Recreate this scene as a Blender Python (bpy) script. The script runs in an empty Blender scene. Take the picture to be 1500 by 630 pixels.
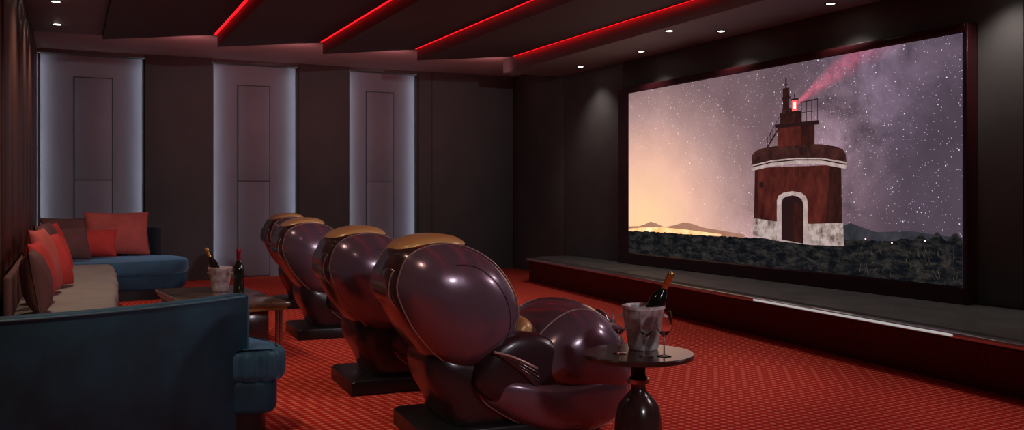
import bpy, bmesh, math, random
from mathutils import Vector, Matrix
random.seed(4)
sc = bpy.context.scene
try:
    sc.view_settings.view_transform = 'Standard'
except Exception: pass

# ---------------------------------------------------------------- materials
def newmat(name):
    m = bpy.data.materials.new(name); m.use_nodes = True
    return m, m.node_tree, m.node_tree.nodes['Principled BSDF']
def pmat(name, col, rough=0.5, metal=0.0, noise=0.0, nscale=8.0, col2=None, coat=0.0, bump=0.0, bscale=200, sheen=0.0, spec=0.5, trans=0.0, ior=1.45, stretch=None, tint=None, bdist=.01):
    m, nt, b = newmat(name); N = nt.nodes; L = nt.links
    b.inputs['Base Color'].default_value = (*col, 1)
    b.inputs['Roughness'].default_value = rough
    b.inputs['Metallic'].default_value = metal
    b.inputs['Coat Weight'].default_value = coat
    b.inputs['Coat Roughness'].default_value = 0.12
    b.inputs['Sheen Weight'].default_value = sheen
    if tint: b.inputs['Sheen Tint'].default_value = (*tint, 1)
    b.inputs['Specular IOR Level'].default_value = spec
    b.inputs['Transmission Weight'].default_value = trans
    b.inputs['IOR'].default_value = ior
    tc = N.new('ShaderNodeTexCoord')
    src = tc.outputs['Object']
    if stretch:
        mp = N.new('ShaderNodeMapping'); mp.inputs['Scale'].default_value = stretch
        L.new(src, mp.inputs['Vector']); src = mp.outputs['Vector']
    c2 = col2 if col2 else tuple(max(0, c*(1-noise)) for c in col)
    nz = N.new('ShaderNodeTexNoise'); nz.inputs['Scale'].default_value = nscale; nz.inputs['Detail'].default_value = 5
    L.new(src, nz.inputs['Vector'])
    r = N.new('ShaderNodeValToRGB'); r.color_ramp.elements[0].position = .35; r.color_ramp.elements[1].position = .65
    r.color_ramp.elements[0].color = (*c2, 1); r.color_ramp.elements[1].color = (*col, 1)
    L.new(nz.outputs['Fac'], r.inputs['Fac']); L.new(r.outputs['Color'], b.inputs['Base Color'])
    if bump > 0:
        n2 = N.new('ShaderNodeTexNoise'); n2.inputs['Scale'].default_value = bscale; n2.inputs['Detail'].default_value = 3
        L.new(src, n2.inputs['Vector'])
        bp = N.new('ShaderNodeBump'); bp.inputs['Strength'].default_value = bump; bp.inputs['Distance'].default_value = bdist
        L.new(n2.outputs['Fac'], bp.inputs['Height']); L.new(bp.outputs['Normal'], b.inputs['Normal'])
    return m
def emat(name, col, s):
    m, nt, b = newmat(name); nt.nodes.remove(b)
    e = nt.nodes.new('ShaderNodeEmission'); e.inputs['Color'].default_value = (*col, 1); e.inputs['Strength'].default_value = s
    nt.links.new(e.outputs[0], nt.nodes['Material Output'].inputs['Surface'])
    return m
def enoise(name, c1, c2, scale, s=1.0, p0=.35, p1=.7, detail=8, rough=.6, stretch=(1,1,1)):
    m, nt, b = newmat(name); nt.nodes.remove(b); N = nt.nodes; L = nt.links
    tc = N.new('ShaderNodeTexCoord'); nz = N.new('ShaderNodeTexNoise')
    mp = N.new('ShaderNodeMapping'); mp.inputs['Scale'].default_value = stretch
    nz.inputs['Scale'].default_value = scale; nz.inputs['Detail'].default_value = detail; nz.inputs['Roughness'].default_value = rough
    r = N.new('ShaderNodeValToRGB'); r.color_ramp.elements[0].position = p0; r.color_ramp.elements[1].position = p1
    r.color_ramp.elements[0].color = (*c1, 1); r.color_ramp.elements[1].color = (*c2, 1)
    e = N.new('ShaderNodeEmission'); e.inputs['Strength'].default_value = s
    L.new(tc.outputs['Object'], mp.inputs['Vector']); L.new(mp.outputs['Vector'], nz.inputs['Vector']); L.new(nz.outputs['Fac'], r.inputs['Fac'])
    L.new(r.outputs['Color'], e.inputs['Color']); L.new(e.outputs[0], N['Material Output'].inputs['Surface'])
    return m

M = {}
M['wall'] = pmat('wall_fabric_grey', (.108,.104,.106), .75, noise=.12, nscale=3, bump=.15, bscale=300)
M['walld'] = pmat('wall_panel_dark', (.125,.115,.112), .6, noise=.15, nscale=3, bump=.1, bscale=300)
M['nichep'] = pmat('niche_panel_grey', (.27,.245,.285), .7, noise=.08, nscale=2, bump=.1, bscale=250)
M['wood'] = pmat('wall_brown_veneer', (.12,.052,.040), .4, noise=.4, nscale=4, stretch=(6,6,.4))
M['maroon'] = pmat('screen_surround_maroon', (.060,.010,.014), .3, noise=.2, nscale=3)
M['ceil'] = pmat('ceiling_charcoal', (.10,.105,.115), .7, noise=.12, nscale=2)
M['soffit'] = pmat('ceiling_soffit_grey', (.50,.44,.44), .7, noise=.1, nscale=2)
M['sofg'] = pmat('ceiling_bulkhead_grey', (.27,.275,.28), .6, noise=.1, nscale=2)
M['black'] = pmat('black_plastic', (.014,.014,.016), .35, noise=.2)
M['groove'] = pmat('groove_dark', (.01,.01,.012), .8)
M['groove2'] = pmat('niche_groove', (.07,.065,.08), .8)
M['plat'] = pmat('platform_stone', (.21,.205,.20), .22, noise=.3, nscale=3)
M['nose'] = pmat('platform_gloss_nosing', (.62,.60,.58), .14, metal=.5, noise=.1, nscale=3, coat=.8)
M['riser'] = pmat('platform_riser_carpet', (.19,.028,.022), .9, noise=.5, nscale=60, bump=.3, bscale=150)
M['leather'] = pmat('chair_leather_aubergine', (.20,.115,.155), .26, metal=.4, noise=.12, nscale=3, coat=.5, bump=.12, bscale=9, bdist=.012)
M['shell'] = pmat('chair_leather_brown', (.085,.038,.040), .22, metal=.4, noise=.25, nscale=3, coat=.5, bump=.1, bscale=7, bdist=.012)
M['dleather'] = pmat('chair_leather_dark', (.045,.022,.026), .3, metal=.2, noise=.2, nscale=3, coat=.3)
M['amber'] = pmat('chair_amber_pad', (.78,.42,.16), .34, metal=.15, noise=.2, nscale=3, coat=.2)
M['pipe'] = pmat('chair_piping', (.42,.25,.22), .35, metal=.4)
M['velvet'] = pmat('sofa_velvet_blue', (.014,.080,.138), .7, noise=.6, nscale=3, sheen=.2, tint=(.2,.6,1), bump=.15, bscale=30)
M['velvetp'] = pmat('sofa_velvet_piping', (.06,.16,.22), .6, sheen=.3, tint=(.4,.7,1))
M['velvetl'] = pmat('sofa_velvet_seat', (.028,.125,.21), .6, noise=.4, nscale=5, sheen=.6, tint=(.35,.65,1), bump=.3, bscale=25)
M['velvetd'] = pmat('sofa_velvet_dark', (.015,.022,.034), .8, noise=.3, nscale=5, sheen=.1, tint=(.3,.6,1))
M['cream'] = pmat('sofa_cream_fabric', (.30,.265,.24), .85, noise=.15, nscale=5, bump=.2, bscale=150)
M['red'] = pmat('cushion_red', (.66,.05,.042), .8, noise=.2, nscale=6, bump=.2, bscale=150)
M['coral'] = pmat('cushion_coral', (.64,.12,.10), .8, noise=.2, nscale=6, bump=.2, bscale=150)
M['brownc'] = pmat('cushion_brown', (.16,.065,.06), .8, noise=.2, nscale=6, bump=.2, bscale=150)
M['twood'] = pmat('table_dark_wood', (.055,.024,.021), .2, noise=.4, nscale=4, coat=.35, stretch=(1,8,1))
M['marble'] = pmat('table_brown_marble', (.22,.14,.085), .12, nscale=5, col2=(.06,.035,.022), coat=.6)
M['bucket'] = pmat('bucket_marbled', (.82,.72,.70), .35, nscale=22, col2=(.46,.24,.24), coat=.3)
M['glass'] = pmat('clear_glass', (1,1,1), .02, trans=1.0, ior=1.45)
M['bottle'] = pmat('bottle_black_glass', (.008,.012,.008), .08, coat=.8)
M['gold'] = pmat('gold_foil', (.85,.5,.15), .3, metal=.9, noise=.2, nscale=40)
M['redfoil'] = pmat('red_foil', (.35,.02,.03), .3, metal=.5)
M['chrome'] = pmat('brushed_metal', (.5,.48,.46), .25, metal=1)
M['ice'] = pmat('ice_cubes', (.8,.85,.9), .1, trans=.5)
M['led_red'] = emat('led_red', (1,.006,.01), 3.0)
M['led_white'] = emat('led_cool_white', (.72,.86,1), 7.0)
M['nose_glint'] = emat('nosing_painted_glint', (1,.93,.92), .42)  # highlight on the platform nosing, painted as weak emission
M['lamp'] = emat('downlight_lens', (1,.93,.82), 8)

# carpet
def carpet():
    m, nt, b = newmat('carpet_red_woven'); N = nt.nodes; L = nt.links
    tc = N.new('ShaderNodeTexCoord'); mp = N.new('ShaderNodeMapping'); mp.inputs['Rotation'].default_value = (0,0,math.radians(38))
    L.new(tc.outputs['Object'], mp.inputs['Vector'])
    sp = N.new('ShaderNodeSeparateXYZ'); L.new(mp.outputs['Vector'], sp.inputs[0])
    def mth(op, a, bb=None):
        n = N.new('ShaderNodeMath'); n.operation = op
        for i, v in enumerate((a, bb)):
            if v is None: continue
            if isinstance(v, (int, float)): n.inputs[i].default_value = v
            else: L.new(v, n.inputs[i])
        return n.outputs[0]
    sx = mth('SINE', mth('MULTIPLY', sp.outputs[0], 80)); sy = mth('SINE', mth('MULTIPLY', sp.outputs[1], 80))
    p = mth('MULTIPLY', sx, sy)
    r = N.new('ShaderNodeValToRGB'); e = r.color_ramp.elements
    e[0].position = .42; e[0].color = (.66,.026,.018,1); e[1].position = .9; e[1].color = (1.0,.26,.16,1)
    q = mth('ADD', mth('MULTIPLY', p, .5), .5); L.new(q, r.inputs['Fac'])
    nz = N.new('ShaderNodeTexNoise'); nz.inputs['Scale'].default_value = 1.2; L.new(tc.outputs['Object'], nz.inputs['Vector'])
    mx = N.new('ShaderNodeMix'); mx.data_type = 'RGBA'; mx.blend_type = 'MULTIPLY'; mx.inputs[0].default_value = .15
    L.new(r.outputs['Color'], mx.inputs[6]); L.new(nz.outputs['Fac'], mx.inputs[7])
    L.new(mx.outputs[2], b.inputs['Base Color'])
    b.inputs['Roughness'].default_value = .95; b.inputs['Specular IOR Level'].default_value = .05
    bp = N.new('ShaderNodeBump'); bp.inputs['Strength'].default_value = .5; bp.inputs['Distance'].default_value = .01
    L.new(q, bp.inputs['Height']); L.new(bp.outputs['Normal'], b.inputs['Normal'])
    return m
M['carpet'] = carpet()

# ---------------------------------------------------------------- mesh helpers
def from_bm(bm):
    bm.verts.ensure_lookup_table()
    v = [tuple(x.co) for x in bm.verts]; f = [[q.index for q in fc.verts] for fc in bm.faces]
    bm.free(); return v, f
def box(x0,x1,y0,y1,z0,z1,bev=0.0,seg=2):
    bm = bmesh.new(); bmesh.ops.create_cube(bm, size=1)
    for v in bm.verts:
        v.co = Vector(((x0+x1)/2+v.co.x*(x1-x0), (y0+y1)/2+v.co.y*(y1-y0), (z0+z1)/2+v.co.z*(z1-z0)))
    if bev > 0: bmesh.ops.bevel(bm, geom=list(bm.edges), offset=bev, segments=seg, profile=.5, affect='EDGES')
    return from_bm(bm)
def prism(poly, z0, z1, bev=0.0, seg=3, axis='z'):
    bm = bmesh.new()
    vs = [bm.verts.new((p[0], p[1], z0)) for p in poly]
    f = bm.faces.new(vs)
    r = bmesh.ops.extrude_face_region(bm, geom=[f])
    for g in r['geom']:
        if isinstance(g, bmesh.types.BMVert): g.co.z = z1
    bmesh.ops.recalc_face_normals(bm, faces=bm.faces)
    if bev > 0:
        ed = [e for e in bm.edges if abs(e.verts[0].co.z-e.verts[1].co.z) < 1e-6]
        bmesh.ops.bevel(bm, geom=ed, offset=bev, segments=seg, profile=.5, affect='EDGES')
    v, f = from_bm(bm)
    if axis == 'y': v = [(a, c, b) for a, b, c in v]
    if axis == 'x': v = [(c, a, b) for a, b, c in v]
    return v, f
def lathe(prof, seg=40, c=(0,0,0)):
    v = []; f = []
    for r, z in prof:
        for i in range(seg):
            a = 2*math.pi*i/seg; v.append((c[0]+r*math.cos(a), c[1]+r*math.sin(a), c[2]+z))
    for j in range(len(prof)-1):
        for i in range(seg):
            k = (i+1) % seg; f.append([j*seg+i, j*seg+k, (j+1)*seg+k, (j+1)*seg+i])
    f.append([i for i in range(seg)][::-1]); f.append([(len(prof)-1)*seg+i for i in range(seg)])
    return v, f
def smooth(pts, sub=6, closed=True):
    out = []; n = len(pts)
    rng = range(n) if closed else range(n-1)
    for i in rng:
        if closed: p = [pts[(i+k) % n] for k in (-1,0,1,2)]
        else: p = [pts[max(0,i-1)], pts[i], pts[i+1], pts[min(n-1,i+2)]]
        for s in range(sub):
            t = s/sub
            out.append(tuple(.5*((2*p[1][d])+(-p[0][d]+p[2][d])*t+(2*p[0][d]-5*p[1][d]+4*p[2][d]-p[3][d])*t*t+(-p[0][d]+3*p[1][d]-3*p[2][d]+p[3][d])*t**3) for d in range(len(pts[0]))))
    if not closed: out.append(tuple(pts[-1]))
    return out
def cen(P): return sum(p[0] for p in P)/len(P), sum(p[1] for p in P)/len(P)
def blob(prof, y0, y1, n=3.0, steps=22, sub=6, profC=None, t0=.35, t1=.75):
    P = smooth(prof, sub); cx, cz = cen(P); Q = smooth(profC, sub) if profC else None
    v = []; f = []; K = len(P); yc = (y0+y1)/2; h = (y1-y0)/2
    for j in range(steps+1):
        a = -math.pi/2+math.pi*j/steps; t = math.sin(a)
        s = max(0, 1-abs(t)**n)**(1/n); s = max(s, .02)
        if Q:
            k = min(1, max(0, (abs(t)-t0)/(t1-t0))); k = k*k*(3-2*k)
            S = [(q[0]*(1-k)+p[0]*k, q[1]*(1-k)+p[1]*k) for p, q in zip(P, Q)]
        else: S = P
        for p in S: v.append((cx+(p[0]-cx)*s, yc+t*h, cz+(p[1]-cz)*s))
    for j in range(steps):
        for i in range(K):
            k = (i+1) % K; f.append([j*K+i, j*K+k, (j+1)*K+k, (j+1)*K+i])
    f.append(list(range(K))[::-1]); f.append([steps*K+i for i in range(K)])
    return v, f
def tube(pts, r, seg=8, closed=False):
    v = []; f = []; n = len(pts); P = [Vector(p) for p in pts]
    for i, p in enumerate(P):
        a = P[(i-1) % n] if closed or i > 0 else p; b = P[(i+1) % n] if closed or i < n-1 else p
        d = (b-a).normalized(); up = Vector((0,0,1)) if abs(d.z) < .95 else Vector((0,1,0))
        s = d.cross(up).normalized(); u = s.cross(d)
        for k in range(seg):
            an = 2*math.pi*k/seg; v.append(tuple(p+s*r*math.cos(an)+u*r*math.sin(an)))
    for i in range(n if closed else n-1):
        j = (i+1) % n
        for k in range(seg):
            l = (k+1) % seg; f.append([i*seg+k, i*seg+l, j*seg+l, j*seg+k])
    return v, f
def rim(prof, y0, y1, n, t, r=.005, off=1.004):
    P = smooth(prof, 6); cx, cz = cen(P)
    s = (1-abs(t)**n)**(1/n)*off; y = (y0+y1)/2+t*(y1-y0)/2
    v = []; f = []; K = len(P); seg = 8
    pts = [Vector((cx+(p[0]-cx)*s, y, cz+(p[1]-cz)*s)) for p in P]
    for i in range(K):
        d = (pts[(i+1) % K]-pts[i-1]).normalized(); a = Vector((0,1,0)); b = d.cross(a)
        for k in range(seg):
            an = 2*math.pi*k/seg; v.append(tuple(pts[i]+a*r*math.cos(an)+b*r*math.sin(an)))
    for i in range(K):
        j = (i+1) % K
        for k in range(seg):
            l = (k+1) % seg; f.append([i*seg+k, i*seg+l, j*seg+l, j*seg+k])
    return v, f
def pillow(w, h, d, n=18):
    v = []; f = []
    for side in (1, -1):
        for i in range(n+1):
            for j in range(n+1):
                a = math.sin(math.pi/2*(-1+2*i/n)); b = math.sin(math.pi/2*(-1+2*j/n))
                th = ((1-a**2)*(1-b**2))**.42
                pin = 1-.07*(1-abs(b)**2)*abs(a)**3; pin2 = 1-.07*(1-abs(a)**2)*abs(b)**3
                wr = .006*math.sin(9*a+5*b)*th
                v.append((w/2*a*pin, side*d/2*th+wr*side, h/2*b*pin2))
    N = (n+1)**2
    for s in range(2):
        for i in range(n):
            for j in range(n):
                q = [s*N+i*(n+1)+j, s*N+(i+1)*(n+1)+j, s*N+(i+1)*(n+1)+j+1, s*N+i*(n+1)+j+1]
                f.append(q if s else q[::-1])
    return v, f
def xf(g, loc=(0,0,0), rot=(0,0,0), sc_=(1,1,1)):
    from mathutils import Euler
    m = Matrix.Translation(loc) @ Euler(rot, 'XYZ').to_matrix().to_4x4() @ Matrix.Diagonal((*sc_, 1))
    return [tuple(m @ Vector(p)) for p in g[0]], g[1]
def mkmesh(name, parts):
    v = []; f = []; mi = []; sm = []; mats = []
    def idx(k):
        if k not in mats: mats.append(k)
        return mats.index(k)
    for g, mat, s in parts:
        o = len(v); v += g[0]
        for q in g[1]:
            f.append([o+i for i in q]); sm.append(s)
            if callable(mat):
                c = [sum(g[0][i][d] for i in q)/len(q) for d in range(3)]; mi.append(idx(mat(c)))
            else: mi.append(idx(mat))
    me = bpy.data.meshes.new(name); me.from_pydata(v, [], f)
    for k in mats: me.materials.append(M[k])
    for i, p in enumerate(me.polygons): p.material_index = mi[i]; p.use_smooth = sm[i]
    bm = bmesh.new(); bm.from_mesh(me); bmesh.ops.recalc_face_normals(bm, faces=bm.faces); bm.to_mesh(me); bm.free()
    try: me.set_sharp_from_angle(angle=math.radians(45))
    except Exception: pass
    return me
def obj(name, parts, loc=(0,0,0), rz=0.0, mesh=None, rot=None):
    me = mesh or mkmesh(name, parts)
    o = bpy.data.objects.new(name, me); sc.collection.objects.link(o)
    o.location = loc; o.rotation_euler = rot if rot else (0,0,rz)
    return o

# ---------------------------------------------------------------- room
YB = 14.8; ZC = 3.41; XR = 7.15
obj('floor', [(box(-2.6, 7.3, -2.6, 15.1, -.1, 0), 'carpet', False)])
pil = [(1.03,1.99),(3.33,4.15),(5.37,XR)]
nic = [(-.42,1.03,.08,.58),(1.99,3.33,2.42,2.90),(4.15,5.37,4.52,4.98)]
ND = .24
parts = [(box(-.6, 7.3, YB+ND, YB+.4, 0, 3.6), 'nichep', False)]
for a, b in pil:
    parts.append((box(a, b, YB, YB+ND+.02, 0, ZC, .006, 1), 'wall', False))
parts.append((box(-.42, XR, YB+.02, YB+ND+.02, ZC-.05, ZC), 'walld', False))
parts.append((box(5.60, 5.606, YB-.003, YB+.02, 0, ZC), 'groove', False))
obj('wall_back', parts)
for i, (a, b, c, d) in enumerate(nic):
    pr = [(box(c-.014, d+.014, YB+ND-.022, YB+ND+.01, 0, 3.05), 'groove2', False),
          (box(c, d, YB+ND-.035, YB+ND+.005, .02, 1.52, .006, 1), 'nichep', False),
          (box(c, d, YB+ND-.035, YB+ND+.005, 1.532, 3.036, .006, 1), 'nichep', False)]
    obj('wall_niche_panel' if i == 0 else 'wall_niche_panel.%03d' % i, pr)
    a0 = a+(.015 if i == 0 else 0)
    pr = [(box(a0+.003, a0+.025, YB+.116, YB+.126, .02, ZC-.06), 'led_white', False), (box(b-.025, b-.003, YB+.116, YB+.126, .02, ZC-.06), 'led_white', False),
          (box(a0+.001, a0+.035, YB+.09, YB+.116, .02, ZC-.06), 'walld', False), (box(b-.035, b-.001, YB+.09, YB+.116, .02, ZC-.06), 'walld', False)]
    obj('led_cove_light' if i == 0 else 'led_cove_light.%03d' % i, pr)
parts = [(box(-.6, -.42, 6.9, YB+.2, 0, 3.6), 'wood', False)]
y = 7.3
while y < 14.6:
    parts.append((box(-.43, -.405, y, min(y+.9, 14.75), .0, 3.4, .008, 1), 'wood', False)); y += .94
obj('wall_left', parts)
obj('wall_left_return', [(box(-2.6, -.6, 6.9, 7.05, 0, 3.6), 'wood', False), (box(-2.75, -2.6, -2.6, 7.05, 0, 3.6), 'wood', False)])
obj('wall_front', [(box(-2.75, 7.3, -2.75, -2.6, 0, 3.6), 'walld', False)])
parts = [(box(XR+.02, XR+.15, -2.6, YB+.2, 0, 3.6), 'groove', False)]
ys = [YB, 12.94, 11.2, 5.05, 4.6, 3.0, 1.2, -.8, -2.6]
for a, b in zip(ys[1:], ys[:-1]):
    parts.append((box(XR, XR+.05, a+.006, b-.006, 0, 3.42, .006, 1), 'walld', False))
obj('wall_right', parts)
# screen surround
XS = 7.0; YL = XS*1.5446; YR = XS*.7879; ZB0 = 1.3-XS*.1137; ZT = 1.3+XS*.2016
parts = [(box(XS+.01, XR, YL+.01, 11.1, .35, 2.80, .006, 1), 'maroon', False),
         (box(XS+.01, XR, YR-.04, YR-.01, .35, 2.80, .006, 1), 'maroon', False),
         (box(XS+.01, XR, YR-.01, YL+.01, ZT+.01, 2.80, .004, 1), 'maroon', False),
         (box(XS+.01, XR, YR-.01, YL+.01, .35, ZB0-.01, .004, 1), 'maroon', False),
         (box(XS+.05, XR, YR-.01, YL+.01, ZB0-.02, ZT+.02), 'black', False)]
obj('trim_screen_surround', parts)
# ceiling
TR = 12.6
obj('ceiling', [(box(-2.75, 7.3, -2.75, 15.1, 3.6, 3.7), 'ceil', False)])
obj('ceiling_soffit_back', [(box(-.42, XR, TR, YB+.25, ZC, 3.6), 'soffit', False)])
obj('ceiling_bulkhead_screen', [(box(6.1, XR, -2.6, 13.0, 3.2, 3.6, .006, 1), 'sofg', False)])
obj('ceiling_bulkhead_left', [(box(-2.6, .38, -2.6, 6.9, 3.3, 3.6), 'sofg', False), (box(-.42, .38, 6.9, TR+.02, 3.3, 3.6, .004, 1), 'sofg', False)])
bx = [.38, 1.76, 3.16, 4.54, 6.1]
sl = []
for i in range(4):
    a, b = bx[i], bx[i+1]
    sl.append((prism([(a+.002, 3.25), (b-.055, 3.40), (b-.055, 3.5), (a+.002, 3.5)], -2.55, TR, axis='y'), 'ceil', False))
obj('ceiling_slat_panels', sl)
for i in range(4):
    b = bx[i+1]
    obj('led_strip_light' if i == 0 else 'led_strip_light.%03d' % i, [(box(b-.045, b-.008, -2.5, TR, 3.412, 3.422), 'led_red', False), (box(b-.053, b-.002, -2.5, TR, 3.422, 3.50), 'black', False)])
# platform
parts = [(prism([(6.28, 12.45), (5.45, 3.6), (5.0, -1.5), (7.14, -1.5), (7.14, 12.75), (6.6, 12.75)], 0, .30), 'riser', False)]
parts.append((prism([(6.30, 12.45), (5.47, 3.6), (5.02, -1.5), (7.14, -1.5), (7.14, 12.75), (6.6, 12.75)], .30, .345), 'plat', False))
parts.append((prism([(6.24, 12.47), (5.41, 3.6), (4.96, -1.5), (5.14, -1.5), (5.59, 3.6), (6.42, 12.47)], .315, .352, .006, 2), 'nose', False))
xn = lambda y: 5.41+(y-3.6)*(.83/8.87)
parts.append((prism([(xn(6.7)-.004, 6.7), (xn(4.4)-.004, 4.4), (xn(4.4)+.02, 4.4), (xn(6.7)+.02, 6.7)], .326, .344), 'nose_glint', False))  # glowing strip painted in for the bright reflection along the nosing
obj('stage_platform', parts)

# lights
lamp_i = [0]
def spot(x, y, z, e, col, size=1.9, target=None, rad=.05, blend=.8):
    k = lamp_i[0]; lamp_i[0] += 1
    l = bpy.data.lights.new('spot_lamp', 'SPOT'); l.energy = e; l.color = col; l.spot_size = size; l.spot_blend = blend; l.shadow_soft_size = rad
    o = bpy.data.objects.new('spot_lamp' if k == 0 else 'spot_lamp.%03d' % k, l); sc.collection.objects.link(o); o.location = (x, y, z)
    if target: o.rotation_euler = (Vector(target)-Vector((x,y,z))).to_track_quat('-Z','Y').to_euler()
def downlight_or_fill(x, y, z, e, idx, warm=(1,.85,.68), size=1.9, target=None, rad=.05):
    nm = 'downlight_or_fill' if idx == 0 else 'downlight_or_fill.%03d' % idx
    obj(nm, [(lathe([(.062,0),(.062,-.006),(.045,-.006),(.04,0)], 24), 'chrome', True), (lathe([(.0395,-.001),(.0395,-.004)], 24), 'lamp', False)], (x, y, z))
    spot(x, y, z-.02, e, warm, size, target, rad)
i = 0
for y in (11.8, 10.2, 8.55, 6.85, 5.1, 3.4):
    downlight_or_fill(6.80, y, 3.199, 26, i, (1,.90,.84)); i += 1
for y in (2.4, 4.2, 6.4, 8.8):
    downlight_or_fill(6.25, y, 3.199, 195, i, (1,.87,.96), 1.2, (2.9, y+2.2, .5), .16); i += 1  # added fill: tilted spots brightening the chairs, not part of the downlight row
for y in (12.0, 10.6):
    downlight_or_fill(-.12, y, 3.299, 34, i, (1,.75,.62)); i += 1
for y in (8.6, 6.2, 3.8):
    downlight_or_fill(.05, y, 3.299, 90, i, (1,.78,.60), 1.9, None, .1); i += 1
downlight_or_fill(3.2, -1.0, 3.26, 900, i, (.97,.96,1), .74, (3.6, 14.8, 2.35)); i += 1  # added fill lamp behind the camera, brightens the back wall
downlight_or_fill(2.2, -1.2, 3.26, 340, i, (.90,.92,1), .66, (2.4, 4.8, .55), .22); i += 1  # added weaker fill behind the camera for chairs and sofa back
for k in range(4):
    spot(bx[k+1]-.35, 12.5, 3.10, 12, (1,.30,.31), 2.4, (bx[k+1]-.5, 14.2, 3.5), .1)  # added red spots without fixtures, imitate LED spill on the back soffit

# ---------------------------------------------------------------- screen picture
def skymat():
    m, nt, b = newmat('screen_night_sky'); nt.nodes.remove(b); N = nt.nodes; L = nt.links
    def mth(op, a, bb=None, clamp=False):
        n = N.new('ShaderNodeMath'); n.operation = op; n.use_clamp = clamp
        for i, v in enumerate((a, bb)):
            if v is None: continue
            if isinstance(v, (int, float)): n.inputs[i].default_value = v
            else: L.new(v, n.inputs[i])
        return n.outputs[0]
    tc = N.new('ShaderNodeTexCoord'); sp = N.new('ShaderNodeSeparateXYZ'); L.new(tc.outputs['Generated'], sp.inputs[0])
    a = mth('SUBTRACT', 1, sp.outputs[1]); bb = sp.outputs[2]
    x = mth('MULTIPLY', a, 2.4)
    dx = mth('SUBTRACT', x, .15); dy = mth('MULTIPLY', mth('SUBTRACT', bb, .13), 1.25)
    d = mth('SQRT', mth('ADD', mth('MULTIPLY', dx, dx), mth('MULTIPLY', dy, dy)))
    r = N.new('ShaderNodeValToRGB'); e = r.color_ramp.elements
    e[0].position = 0; e[0].color = (1.0,.66,.32,1); e[1].position = 1; e[1].color = (.080,.056,.080,1)
    for p, c in ((.12,(1.0,.62,.37)),(.27,(.86,.49,.37)),(.44,(.46,.28,.265)),(.6,(.20,.122,.138))):
        q = e.new(p); q.color = (*c, 1)
    cmb = N.new('ShaderNodeCombineXYZ'); L.new(x, cmb.inputs[0]); L.new(bb, cmb.inputs[1])
    nz = N.new('ShaderNodeTexNoise'); nz.inputs['Scale'].default_value = 4.2; nz.inputs['Detail'].default_value = 12; nz.inputs['Roughness'].default_value = .66; nz.inputs['Distortion'].default_value = .4; L.new(cmb.outputs[0], nz.inputs['Vector'])
    L.new(mth('MULTIPLY', d, .5), r.inputs['Fac'])
    md = mth('ABSOLUTE', mth('ADD', mth('MULTIPLY', mth('SUBTRACT', x, 1.85), .79), mth('MULTIPLY', mth('SUBTRACT', bb, .75), -.61)))
    mw = mth('SUBTRACT', 1, mth('MULTIPLY', md, 2.4), True)
    n4 = mth('SUBTRACT', nz.outputs['Fac'], .44)
    nzr = mth('ADD', mth('ADD', mth('MULTIPLY', n4, .9), .92), mth('MULTIPLY', mw, mth('ADD', mth('MULTIPLY', n4, 6.5), .50)))
    nzr = mth('MAXIMUM', nzr, .28)
    mx = N.new('ShaderNodeMix'); mx.data_type = 'RGBA'; mx.blend_type = 'MULTIPLY'
    L.new(mth('MULTIPLY', d, .65, True), mx.inputs[0]); L.new(r.outputs['Color'], mx.inputs[6]); L.new(nzr, mx.inputs[7])
    s = mth('ADD', mth('MULTIPLY', mth('SUBTRACT', x, 1.474), .90), mth('MULTIPLY', mth('SUBTRACT', bb, .80), .436))
    dd = mth('ABSOLUTE', mth('ADD', mth('MULTIPLY', mth('SUBTRACT', x, 1.474), -.436), mth('MULTIPLY', mth('SUBTRACT', bb, .80), .90)))
    w = mth('ADD', mth('MULTIPLY', s, .17), .012)
    bi = mth('SUBTRACT', 1, mth('DIVIDE', dd, w), True); bi = mth('MULTIPLY', bi, mth('GREATER_THAN', s, 0))
    bi = mth('MULTIPLY', bi, mth('SUBTRACT', 1.1, mth('MULTIPLY', s, 1.2), True))
    n3 = N.new('ShaderNodeTexNoise'); n3.inputs['Scale'].default_value = 22; n3.inputs['Detail'].default_value = 8; n3.inputs['Roughness'].default_value = .7; L.new(cmb.outputs[0], n3.inputs['Vector'])
    bi = mth('MULTIPLY', bi, mth('MULTIPLY', mth('SUBTRACT', n3.outputs['Fac'], .28, True), 2.6))
    ad = N.new('ShaderNodeMix'); ad.data_type = 'RGBA'; ad.blend_type = 'ADD'; L.new(bi, ad.inputs[0]); L.new(mx.outputs[2], ad.inputs[6]); ad.inputs[7].default_value = (.65,.07,.14,1)
    last = ad.outputs[2]
    fade = mth('MULTIPLY', mth('SUBTRACT', d, .35), 1.6, True)
    for scl, th, st, pr in ((22,.065,1.0,.45),(48,.11,.9,.35),(95,.17,.5,.2)):
        v = N.new('ShaderNodeTexVoronoi'); v.inputs['Scale'].default_value = scl; L.new(cmb.outputs[0], v.inputs['Vector'])
        sv = N.new('ShaderNodeSeparateColor'); L.new(v.outputs['Color'], sv.inputs[0])
        on = mth('MULTIPLY', mth('LESS_THAN', v.outputs['Distance'], mth('MULTIPLY', sv.outputs[1], th*1.3)), mth('GREATER_THAN', sv.outputs[0], pr))
        on = mth('MULTIPLY', mth('MULTIPLY', on, st), fade)
        ad = N.new('ShaderNodeMix'); ad.data_type = 'RGBA'; ad.blend_type = 'ADD'; L.new(on, ad.inputs[0]); L.new(last, ad.inputs[6]); ad.inputs[7].default_value = (.8,.76,.82,1)
        last = ad.outputs[2]
    em = N.new('ShaderNodeEmission'); em.inputs['Strength'].default_value = 1.05
    L.new(last, em.inputs['Color']); L.new(em.outputs[0], N['Material Output'].inputs['Surface'])
    return m
M['sky'] = skymat()
M['s_rust'] = enoise('screen_rust', (.022,.006,.006), (.14,.025,.018), 7, 1, .34, .72, 12, .75, (1,1,.5))
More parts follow.
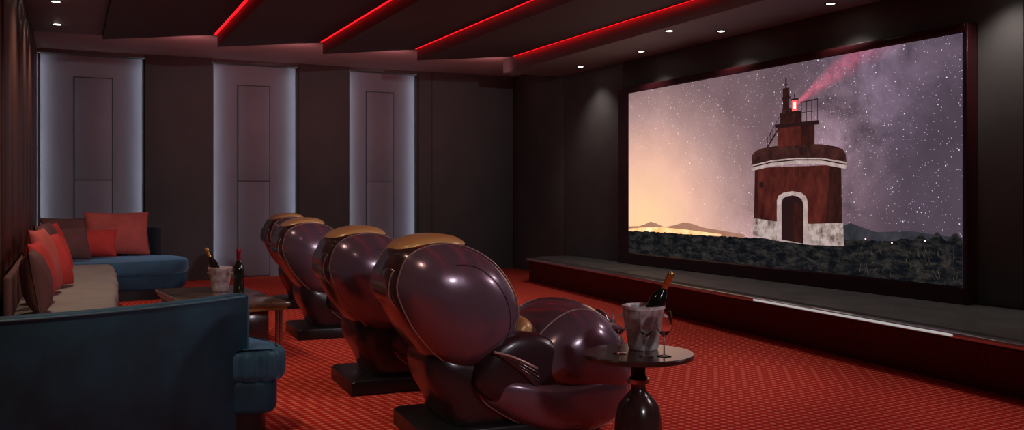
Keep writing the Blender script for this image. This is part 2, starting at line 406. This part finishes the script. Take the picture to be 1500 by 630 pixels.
M['s_rustd'] = enoise('screen_rust_shade', (.012,.005,.005), (.060,.015,.012), 7, 1, .35, .7, 12, .75, (1,1,.5))
M['s_dark'] = emat('screen_silhouette', (.022,.008,.009), 1)
M['s_cap'] = enoise('screen_rust_dark', (.018,.008,.008), (.075,.022,.019), 8)
M['s_white'] = enoise('screen_pale_stone', (.34,.24,.23), (.60,.46,.43), 10)
M['s_base'] = enoise('screen_worn_base', (.10,.055,.05), (.52,.41,.38), 9, 1, .36, .56, 12, .75)
M['s_land'] = enoise('screen_land', (.004,.005,.007), (.075,.062,.052), 8, 1, .46, .80, 14, .80, (1,.6,1.8))
M['s_land2'] = enoise('screen_land_far', (.02,.022,.03), (.055,.05,.06), 6)
M['s_land3'] = enoise('screen_scrub', (.010,.010,.010), (.13,.105,.075), 14, 1, .45, .75, 10, .7)
M['s_mtn'] = enoise('screen_mountain', (.34,.16,.11), (.52,.27,.18), 2)
M['s_glow'] = enoise('screen_city_glow', (1,.36,.10), (1,.85,.5), 4, 1.3)
M['s_red'] = emat('screen_lantern', (1,.10,.09), 1.6)
M['s_pink'] = emat('screen_lantern_core', (1,.7,.65), 2)
W = YL-YR; H = ZT-ZB0; layer = [0]
sp_parts = [(([(XS, YL, ZB0), (XS, YR, ZB0), (XS, YR, ZT), (XS, YL, ZT)], [[0,1,2,3]]), 'sky', False)]
def P(pts, mat):
    layer[0] += 1; x = XS-.0003*layer[0]
    sp_parts.append((([(x, YL-a*W, ZB0+b*H) for a, b in pts], [list(range(len(pts)))]), mat, False))
def R(a0, b0, a1, b1, mat): P([(a0,b0),(a1,b0),(a1,b1),(a0,b1)], mat)
P([(0,.14),(.0,.165),(.05,.17),(.08,.185),(.10,.20),(.12,.195),(.16,.172),(.2,.185),(.24,.205),(.27,.20),(.32,.18),(.38,.17),(.46,.155),(.46,.13),(0,.13)], 's_mtn')
P([(0,.135),(0,.150),(.06,.162),(.15,.171),(.25,.164),(.38,.150),(.38,.14)], 's_glow')
P([(.70,.10),(.72,.21),(.76,.235),(.82,.20),(.9,.21),(1,.19),(1,.1)], 's_land2')
top = []
for k in range(201):
    t = k/200; top.append((t, .132+.03*t+.005*math.sin(9*t+1)+random.uniform(-.003,.003)+(.05*min(1,(t-.84)*9)*(.7+.3*math.sin(k*.9)) if t > .84 else 0)))
P([(0,0)]+top+[(1,0)], 's_land')
for k in range(60):
    a = random.uniform(.78,.995); b = random.uniform(.0,.12); s = random.uniform(.02,.06); l = random.uniform(-.02,.015)
    P([(a,b),(a+.0025,b),(a+l,min(b+s,.20))], 's_land3')
# lighthouse
P([(.490,.155),(.56,.135),(.66,.125),(.747,.13),(.745,.235),(.66,.225),(.56,.23),(.492,.245)], 's_base')
P([(.494,.243),(.56,.23),(.66,.225),(.743,.235),(.740,.50),(.497,.50)], 's_rust')
P([(.700,.23),(.743,.235),(.740,.50),(.712,.50)], 's_rustd'); P([(.494,.243),(.506,.24),(.508,.50),(.497,.50)], 's_rustd')
P([(.486,.485),(.55,.505),(.62,.512),(.69,.505),(.752,.48),(.754,.497),(.69,.523),(.62,.530),(.55,.524),(.486,.503)], 's_white')
P([(.489,.503),(.55,.522),(.62,.528),(.69,.522),(.752,.497),(.752,.504),(.69,.529),(.62,.536),(.55,.53),(.489,.510)], 's_dark')
P([(.486,.508),(.55,.528),(.62,.534),(.69,.528),(.754,.502),(.754,.515),(.69,.541),(.62,.547),(.55,.541),(.486,.521)], 's_white')
P([(.486,.515),(.55,.535),(.62,.541),(.69,.535),(.754,.510),(.752,.548),(.744,.570),(.725,.585),(.69,.598),(.66,.603),(.56,.605),(.52,.598),(.498,.585),(.488,.565)], 's_cap')
P([(.565,.142),(.653,.127),(.653,.33),(.648,.355),(.635,.373),(.61,.38),(.585,.373),(.57,.358),(.565,.335)], 's_white')
P([(.579,.142),(.641,.129),(.641,.32),(.636,.342),(.626,.355),(.61,.360),(.594,.355),(.583,.344),(.579,.325)], 's_dark')
P([(.611,.14),(.638,.132),(.638,.32),(.611,.33)], 's_rustd')
R(.512,.40,.524,.43,'s_dark')
R(.567,.60,.672,.70,'s_rust'); R(.635,.60,.672,.70,'s_rustd'); R(.560,.692,.684,.712,'s_dark')
R(.575,.71,.636,.765,'s_rustd'); R(.580,.76,.612,.785,'s_cap')
R(.583,.78,.602,.885,'s_rustd'); R(.5805,.83,.605,.842,'s_dark'); R(.5905,.885,.5945,.935,'s_dark'); R(.5875,.90,.5975,.904,'s_dark')
R(.606,.76,.628,.768,'s_dark'); R(.610,.768,.625,.82,'s_red'); R(.614,.778,.621,.808,'s_pink'); R(.606,.82,.628,.828,'s_dark')
R(.616,.828,.618,.85,'s_dark')
for a in (.636,.650,.664,.680): R(a,.71,a+.0018,.81,'s_dark')
P([(.634,.802),(.682,.81),(.682,.815),(.634,.807)],'s_dark'); R(.634,.755,.682,.758,'s_dark')
P([(.535,.60),(.540,.60),(.578,.70),(.573,.70)], 's_dark'); P([(.540,.65),(.542,.65),(.578,.755),(.576,.755)], 's_dark')
for k in range(5): R(.538+k*.008,.60+k*.021,.5395+k*.008,.655+k*.021,'s_dark')
for a, b in ((.86,.155),(.80,.165),(.93,.17)): R(a,b,a+.003,b+.006,'s_pink')
obj('projection_screen', sp_parts)

# ---------------------------------------------------------------- massage chair
def chair_mesh():
    p = []
    side = [(0,.80),(.01,.92),(.06,1.015),(.17,1.07),(.32,1.08),(.47,1.035),(.61,.93),(.71,.77),(.725,.61),(.67,.47),(.56,.39),(.42,.365),(.27,.41),(.10,.59)]
    cent = [(0,.80),(.01,.92),(.06,1.015),(.16,1.065),(.27,1.075),(.37,1.02),(.43,.90),(.46,.76),(.47,.61),(.46,.49),(.42,.40),(.34,.37),(.24,.42),(.10,.59)]
    n = 2.7; w = .43; tS = .60
    body = blob(side, -w, w, n, 46, 7, cent, .38, .66)
    p.append((body, lambda c: 'leather' if abs(c[1]) > w*tS+.001 else 'shell', True))
    for s in (1, -1): p.append((rim(side, -w, w, n, tS*s, .0042, 1.003), 'pipe', True))
    back = [(.07,.68),(.0,.78),(-.003,.87),(.03,.935),(.10,.88),(.2,.64),(.25,.48),(.18,.50)]
    p.append((blob(back, -.225, .225, 7), 'shell', True)); p.append((rim(back, -.225, .225, 7, .9, .0038), 'pipe', True)); p.append((rim(back, -.225, .225, 7, -.9, .0038), 'pipe', True))
    P_ = smooth(side, 7); cx, cz = cen(P_)
    for s in (1, -1):
        arc = [(.30,.95),(.42,.93),(.53,.84),(.59,.72),(.60,.60),(.54,.49)]
        q = []
        for x, z in smooth(arc, 6, False):
            ang = math.atan2(z-cz, x-cx); rr = math.hypot(x-cx, z-cz)
            best = min(P_, key=lambda t: abs((math.atan2(t[1]-cz, t[0]-cx)-ang+math.pi) % (2*math.pi)-math.pi))
            R0 = math.hypot(best[0]-cx, best[1]-cz); k_ = min(.999, rr/R0)
            q.append((x, s*w*(1-k_**n)**(1/n), z))
        p.append((tube(q, .0035), 'dleather', True))
    pad = [(.07,1.0),(.09,1.045),(.18,1.082),(.30,1.094),(.40,1.078),(.44,1.03),(.24,1.0)]
    p.append((blob(pad, -.235, .235, 3.0), 'amber', True))
    inner = [(.36,.92),(.42,.97),(.49,.90),(.54,.6),(.53,.44),(.46,.40),(.40,.5)]
    p.append((blob(inner, -.20, .20, 4), 'leather', True))
    hp = [(.42,.88),(.46,.97),(.53,.95),(.55,.84),(.50,.8)]
    p.append((blob(hp, -.11, .11, 3), 'amber', True))
    seat = [(.45,.30),(.46,.42),(.6,.45),(.8,.46),(.9,.42),(.9,.32),(.7,.28)]
    p.append((blob(seat, -.26, .26, 6), 'leather', True))
    sc2 = [(.66,.46),(.70,.58),(.77,.635),(.83,.58),(.80,.48)]
    p.append((blob(sc2, -.20, .20, 4), 'amber', True))
    arm = [(.42,.33),(.45,.44),(.53,.53),(.65,.58),(.80,.56),(.92,.46),(.95,.32),(.85,.22),(.62,.20),(.48,.25)]
    for s in (-1, 1):
        y0, y1 = (.20, .395) if s > 0 else (-.395, -.20)
        p.append((blob(arm, y0, y1, 4, 22), 'dleather', True))
        for k in range(6):
            q = [(.50+.026*k, s*.398, .50-.018*k), (.61+.02*k, s*.406, .465-.026*k), (.74+.002*k, s*.40, .40-.022*k)]
            p.append((tube(smooth(q, 5, False), .0075), 'shell' if k else 'pipe', True))
    # lower side pad
    low = [(.40,.34),(.46,.385),(.58,.375),(.76,.345),(.98,.34),(1.18,.35),(1.33,.34),(1.40,.24),(1.35,.09),(1.18,.01),(.94,.0),(.70,.06),(.50,.17),(.41,.25)]
    p.append((blob(low, -.43, .43, 3.2, 36), 'leather', True))
    for t in (.72, -.72): p.append((rim(low, -.43, .43, 3.2, t, .0042), 'pipe', True))
    # calf / footrest lobe
    leg = [(.70,.30),(.70,.42),(.77,.55),(.89,.655),(1.02,.705),(1.16,.685),(1.29,.575),(1.38,.42),(1.41,.27),(1.30,.18),(1.05,.17),(.84,.20)]
    p.append((blob(leg, -.435, .435, 2.8, 36), 'leather', True))
    for t in (.62, -.62): p.append((rim(leg, -.435, .435, 2.8, t, .0042), 'pipe', True))
    for s in (-.13, .13):
        ch = [(1.18,.56),(1.22,.655),(1.29,.61),(1.38,.46),(1.43,.30),(1.36,.2),(1.28,.3)]
        p.append((blob(ch, s-.09, s+.09, 3), 'shell', True))
    p.append((prism([(.16,0),(.16,.085),(.19,.10),(.95,.10),(1.0,.05),(1.0,0)], -.33, .33, .012, 2, 'y'), 'black', False))
    neck = [(.34,.08),(.28,.2),(.20,.36),(.24,.50),(.50,.46),(.9,.36),(.88,.16),(.80,.07),(.5,.06)]
    p.append((blob(neck, -.29, .29, 5, 18), 'dleather', True))
    p = [(xf(g, (-.62, 0, 0)), (m if not callable(m) else (lambda c, m=m: m(c))), s) for g, m, s in p]
    return mkmesh('massage_chair', p)
cm = chair_mesh()
for k, (x, y, r) in enumerate([(2.10,4.66,-4),(2.12,6.1,-3),(2.32,8.55,-2),(2.66,10.9,0)]):
    obj('massage_chair' if k == 0 else 'massage_chair.%03d' % k, None, (x, y, 0), math.radians(r), cm)

# ---------------------------------------------------------------- sofas
def band(path, th, z0, z1, bev=.03):
    L_ = []; R_ = []; n = len(path)
    for i in range(n):
        a = Vector(path[max(0,i-1)]); b = Vector(path[min(n-1,i+1)]); d = (b-a).normalized(); nn = Vector((-d.y, d.x))
        c = Vector(path[i]); L_.append(tuple(c+nn*th/2)); R_.append(tuple(c-nn*th/2))
    return prism(L_+R_[::-1], z0, z1, bev, 3)
def inset(poly, k):
    cx = sum(p[0] for p in poly)/len(poly); cy = sum(p[1] for p in poly)/len(poly)
    return [(cx+(x-cx)*k, cy+(y-cy)*k) for x, y in poly]
def pleat(poly, amp=.006):
    out = []; n = len(poly); acc = 0
    for i in range(n):
        a = Vector(poly[i-1]); b = Vector(poly[(i+1) % n]); d = (b-a)
        acc += d.length/2
        if d.length < 1e-6: out.append(poly[i]); continue
        d.normalize(); nn = Vector((d.y, -d.x)); c = Vector(poly[i])+nn*amp*math.sin(acc*95)
        out.append((c.x, c.y))
    return out
sofa = []
np_ = smooth([(.84,5.14),(.60,4.94),(.25,4.74),(-.2,4.58),(-.7,4.55),(-1.15,4.8),(-1.3,5.2)], 5, False)
sofa.append((band(np_, .10, .04, .77, .02), 'velvet', True))
out_e = []
for i in range(len(np_)):
    a = Vector(np_[max(0,i-1)]); b = Vector(np_[min(len(np_)-1,i+1)]); d = (b-a).normalized(); nn = Vector((-d.y, d.x))
    out_e.append(Vector(np_[i])+nn*.05)
if (out_e[5]-Vector((.3,9))).length < (Vector(np_[5])-Vector((.3,9))).length: out_e = [Vector(c)*2-o for c, o in zip([Vector(q) for q in np_], out_e)]
sofa.append((tube([(out_e[0].x, out_e[0].y, .06)]+[(o.x, o.y, .757) for o in out_e], .006), 'velvetp', True))
nsc = [(.86,5.0),(1.02,5.0),(1.08,5.2),(1.02,5.5),(.85,5.8),(.5,6.1),(0,6.2),(-.6,6.25),(-1.15,6.2),(-1.22,5.5),(-1.1,4.92),(-.7,4.66),(-.2,4.70),(.25,4.86),(.6,5.06)]
ns = smooth(nsc, 4)
sofa.append((prism(pleat(smooth(nsc, 30)), .30, .47, .045, 4), 'velvetl', True))
sofa.append((prism(inset(ns, .96), .13, .31, .03, 3), 'velvet', True)); sofa.append((prism(inset(ns, .9), 0, .14, 0), 'black', False))
obj('curved_sofa', sofa)
sofa = []
ed = [6.30, 6.95, 8.2, 9.4, 10.5, 11.3, 12.03]; fx = [.16,.26,.34,.40,.44,.46,.46]
for i in range(6):
    a, b = ed[i]+.012, ed[i+1]-.012
    q = [(-.39,a),(fx[i]-.05,a),(fx[i]+.005,a+.05),((fx[i]+fx[i+1])/2+.025,(a+b)/2),(fx[i+1]+.005,b-.05),(fx[i+1]-.05,b),(-.39,b)]
    sofa.append((prism(q, .30, .48, .06, 5), 'cream', True))
    sofa.append((prism(inset(q, .985), .10, .31, .02, 2), 'cream', True))
sofa.append((box(-.36,.20,6.35,12.0,0,.1), 'black', False))
sofa.append((box(-.395,-.34,6.95,12.0,.1,.76,.025,3), 'brownc', True))
obj('modular_sofa', sofa)
sofa = []
fs = smooth([(-.30,12.16),(.4,12.15),(.9,12.2),(1.28,12.4),(1.42,12.75),(1.36,13.2),(1.15,13.5),(.4,13.55),(-.30,13.55)], 4)
sofa.append((prism(fs, .30, .48, .05, 4), 'velvetl', True)); sofa.append((prism(inset(fs, .96), .12, .31, .03, 3), 'velvet', True)); sofa.append((prism(inset(fs, .9), 0, .13, 0), 'black', False))
sofa.append((band(smooth([(-.30,13.62),(.4,13.62),(.9,13.6),(1.12,13.52)], 5, False), .14, .1, .86, .03), 'velvetd', True))
obj('chaise_sofa', sofa)

cs = [
 (-.02,13.3,.76,.62,.50,10,-14,'brownc'),(.58,13.32,.79,.80,.58,4,-14,'coral'),(.24,13.0,.68,.64,.36,-2,-20,'red'),(.0,12.5,.70,.5,.42,25,-20,'brownc'),
 (-.16,11.9,.74,.52,.48,70,-16,'red'),(-.18,11.1,.76,.52,.50,82,-14,'brownc'),(-.10,10.5,.70,.5,.42,76,-20,'red'),
 (-.20,9.7,.76,.52,.54,84,-12,'brownc'),(-.12,9.1,.72,.52,.48,72,-20,'red'),(-.18,8.5,.76,.55,.54,80,-14,'coral'),(-.20,7.8,.72,.5,.46,84,-12,'red'),(-.20,7.15,.70,.45,.44,88,-10,'brownc')]
for k, (x,y,z,w_,h,rz,ti,mt) in enumerate(cs):
    me = mkmesh('throw_pillow', [(pillow(w_,h,.19), mt, True), (tube([(w_/2*a,0,h/2*b) for a,b in ((-1,-1),(-.93,0),(-1,1),(0,.93),(1,1),(.93,0),(1,-1),(0,-.93))], .004, 6, True), mt, True)])
    obj('throw_pillow' if k == 0 else 'throw_pillow.%03d' % k, None, (x,y,z), 0, me, (math.radians(ti), 0, math.radians(rz)))

# ---------------------------------------------------------------- tables
def bottle(body, foil):
    pr = [(.0,.0),(.036,.0),(.04,.008),(.04,.19),(.037,.215),(.022,.245),(.015,.262)]
    nk = [(.0145,.26),(.0155,.262),(.0155,.32),(.0175,.322),(.0175,.338),(.014,.345),(.0,.346)]
    return [(lathe(pr+[(.0145,.30)], 28), body, True), (lathe(nk, 28), foil, True)]
def bucket_parts():
    pr = [(.0,0),(.066,0),(.072,.006),(.10,.195),(.106,.20),(.106,.212),(.10,.214),(.094,.205),(.068,.02),(.0,.018)]
    p = [(lathe(pr, 44), 'bucket', True)]
    for s in (-1,1):
        p.append((tube(smooth([(s*.098,-.02,.165),(s*.112,-.018,.16),(s*.116,0,.155),(s*.112,.018,.16),(s*.098,.02,.165)], 4, False), .005), 'bucket', True))
    for k in range(16):
        a = k*2.4; r = .075*math.sqrt(k/16)
        p.append((xf(box(-.016,.016,-.016,.016,-.016,.016,.004,2), (r*math.cos(a), r*math.sin(a), .178+.006*(k%3)), (k,k*2,k*3)), 'ice', True))
    p += [(xf(g, (-.02,0,.05), (0,math.radians(26),0), (1.05,1.05,1.05)), m, s) for g, m, s in bottle('bottle','gold')]
    return p
bmesh_ = mkmesh('ice_bucket', bucket_parts())
TX, TY, TH = 2.45, 3.70, .55
st = [(lathe([(0,TH-.035),(.22,TH-.035),(.262,TH-.022),(.265,TH-.006),(.260,TH),(0,TH)], 64), 'twood', True),
      (lathe([(0,0),(.15,0),(.155,.012),(.15,.03),(.125,.10),(.115,.16),(.11,.24),(.095,.30),(.06,.345),(.036,.37),(.034,.40),(.05,.42),(.034,.44),(.034,.49),(.07,TH-.034),(0,TH-.034)], 48), 'twood', True),
      (lathe([(.0,.40),(.052,.405),(.052,.425),(0,.43)], 40), 'chrome', True)]
obj('side_table', st, (TX, TY, 0))
obj('ice_bucket', None, (TX+.075, TY+.07, TH+.0005), math.radians(-35), bmesh_)
wg = [(.0,0),(.034,.0),(.034,.002),(.008,.006),(.0035,.012),(.0035,.085),(.012,.095),(.032,.12),(.039,.15),(.037,.185),(.031,.21),(.0298,.21),(.0355,.185),(.0375,.15),(.031,.122),(.008,.099),(0,.098)]
gm = mkmesh('wine_glass', [(lathe(wg, 36), 'glass', True)])
for k, (dx, dy) in enumerate([(-.10,.01),(-.03,-.11),(.05,-.14)]):
    obj('wine_glass' if k == 0 else 'wine_glass.%03d' % k, None, (TX+dx, TY+dy, TH+.0005), 0, gm)
ct = [(box(-.37,.37,-.82,.82,.425,.455,.006,2), 'marble', False), (box(-.35,.35,-.80,.80,.395,.425), 'gold', False),
      (box(-.33,.22,-.74,.74,.06,.395,.008,1), 'twood', False), (box(-.30,.18,-.70,.70,0,.06), 'black', False),
      (box(-.335,-.329,-.6,-.05,.1,.36), 'marble', False), (box(-.335,-.329,.05,.6,.1,.36), 'marble', False)]
for y in (-.76,-.66,.66,.76): ct.append((lathe([(.0,0),(.016,0),(.016,.395),(0,.395)], 20, (.31,y,0)), 'chrome', True))
ct.append((box(.25,.345,-.79,.79,0,.02,.004,1), 'chrome', False))
obj('coffee_table', ct, (1.14, 8.1, 0), math.radians(5))
obj('ice_bucket.001', None, (1.20, 8.42, .4555), math.radians(140), bmesh_)
obj('wine_bottle', [(xf(g, sc_=(1.12,1.12,1.12)), m, s) for g, m, s in bottle('bottle','redfoil')], (1.30, 8.05, .4555))

# ---------------------------------------------------------------- world + camera
w = bpy.data.worlds.new('world'); sc.world = w; w.use_nodes = True
w.node_tree.nodes['Background'].inputs[0].default_value = (.02,.02,.025,1); w.node_tree.nodes['Background'].inputs[1].default_value = .3
cam = bpy.data.cameras.new('camera'); co = bpy.data.objects.new('camera', cam); sc.collection.objects.link(co)
co.location = (0, 0, 1.3); co.rotation_euler = (math.radians(90), 0, -math.radians(25.7))
cam.sensor_width = 36; cam.lens = 36*1349/1500; cam.shift_y = -29/1500; cam.clip_end = 60
sc.camera = co
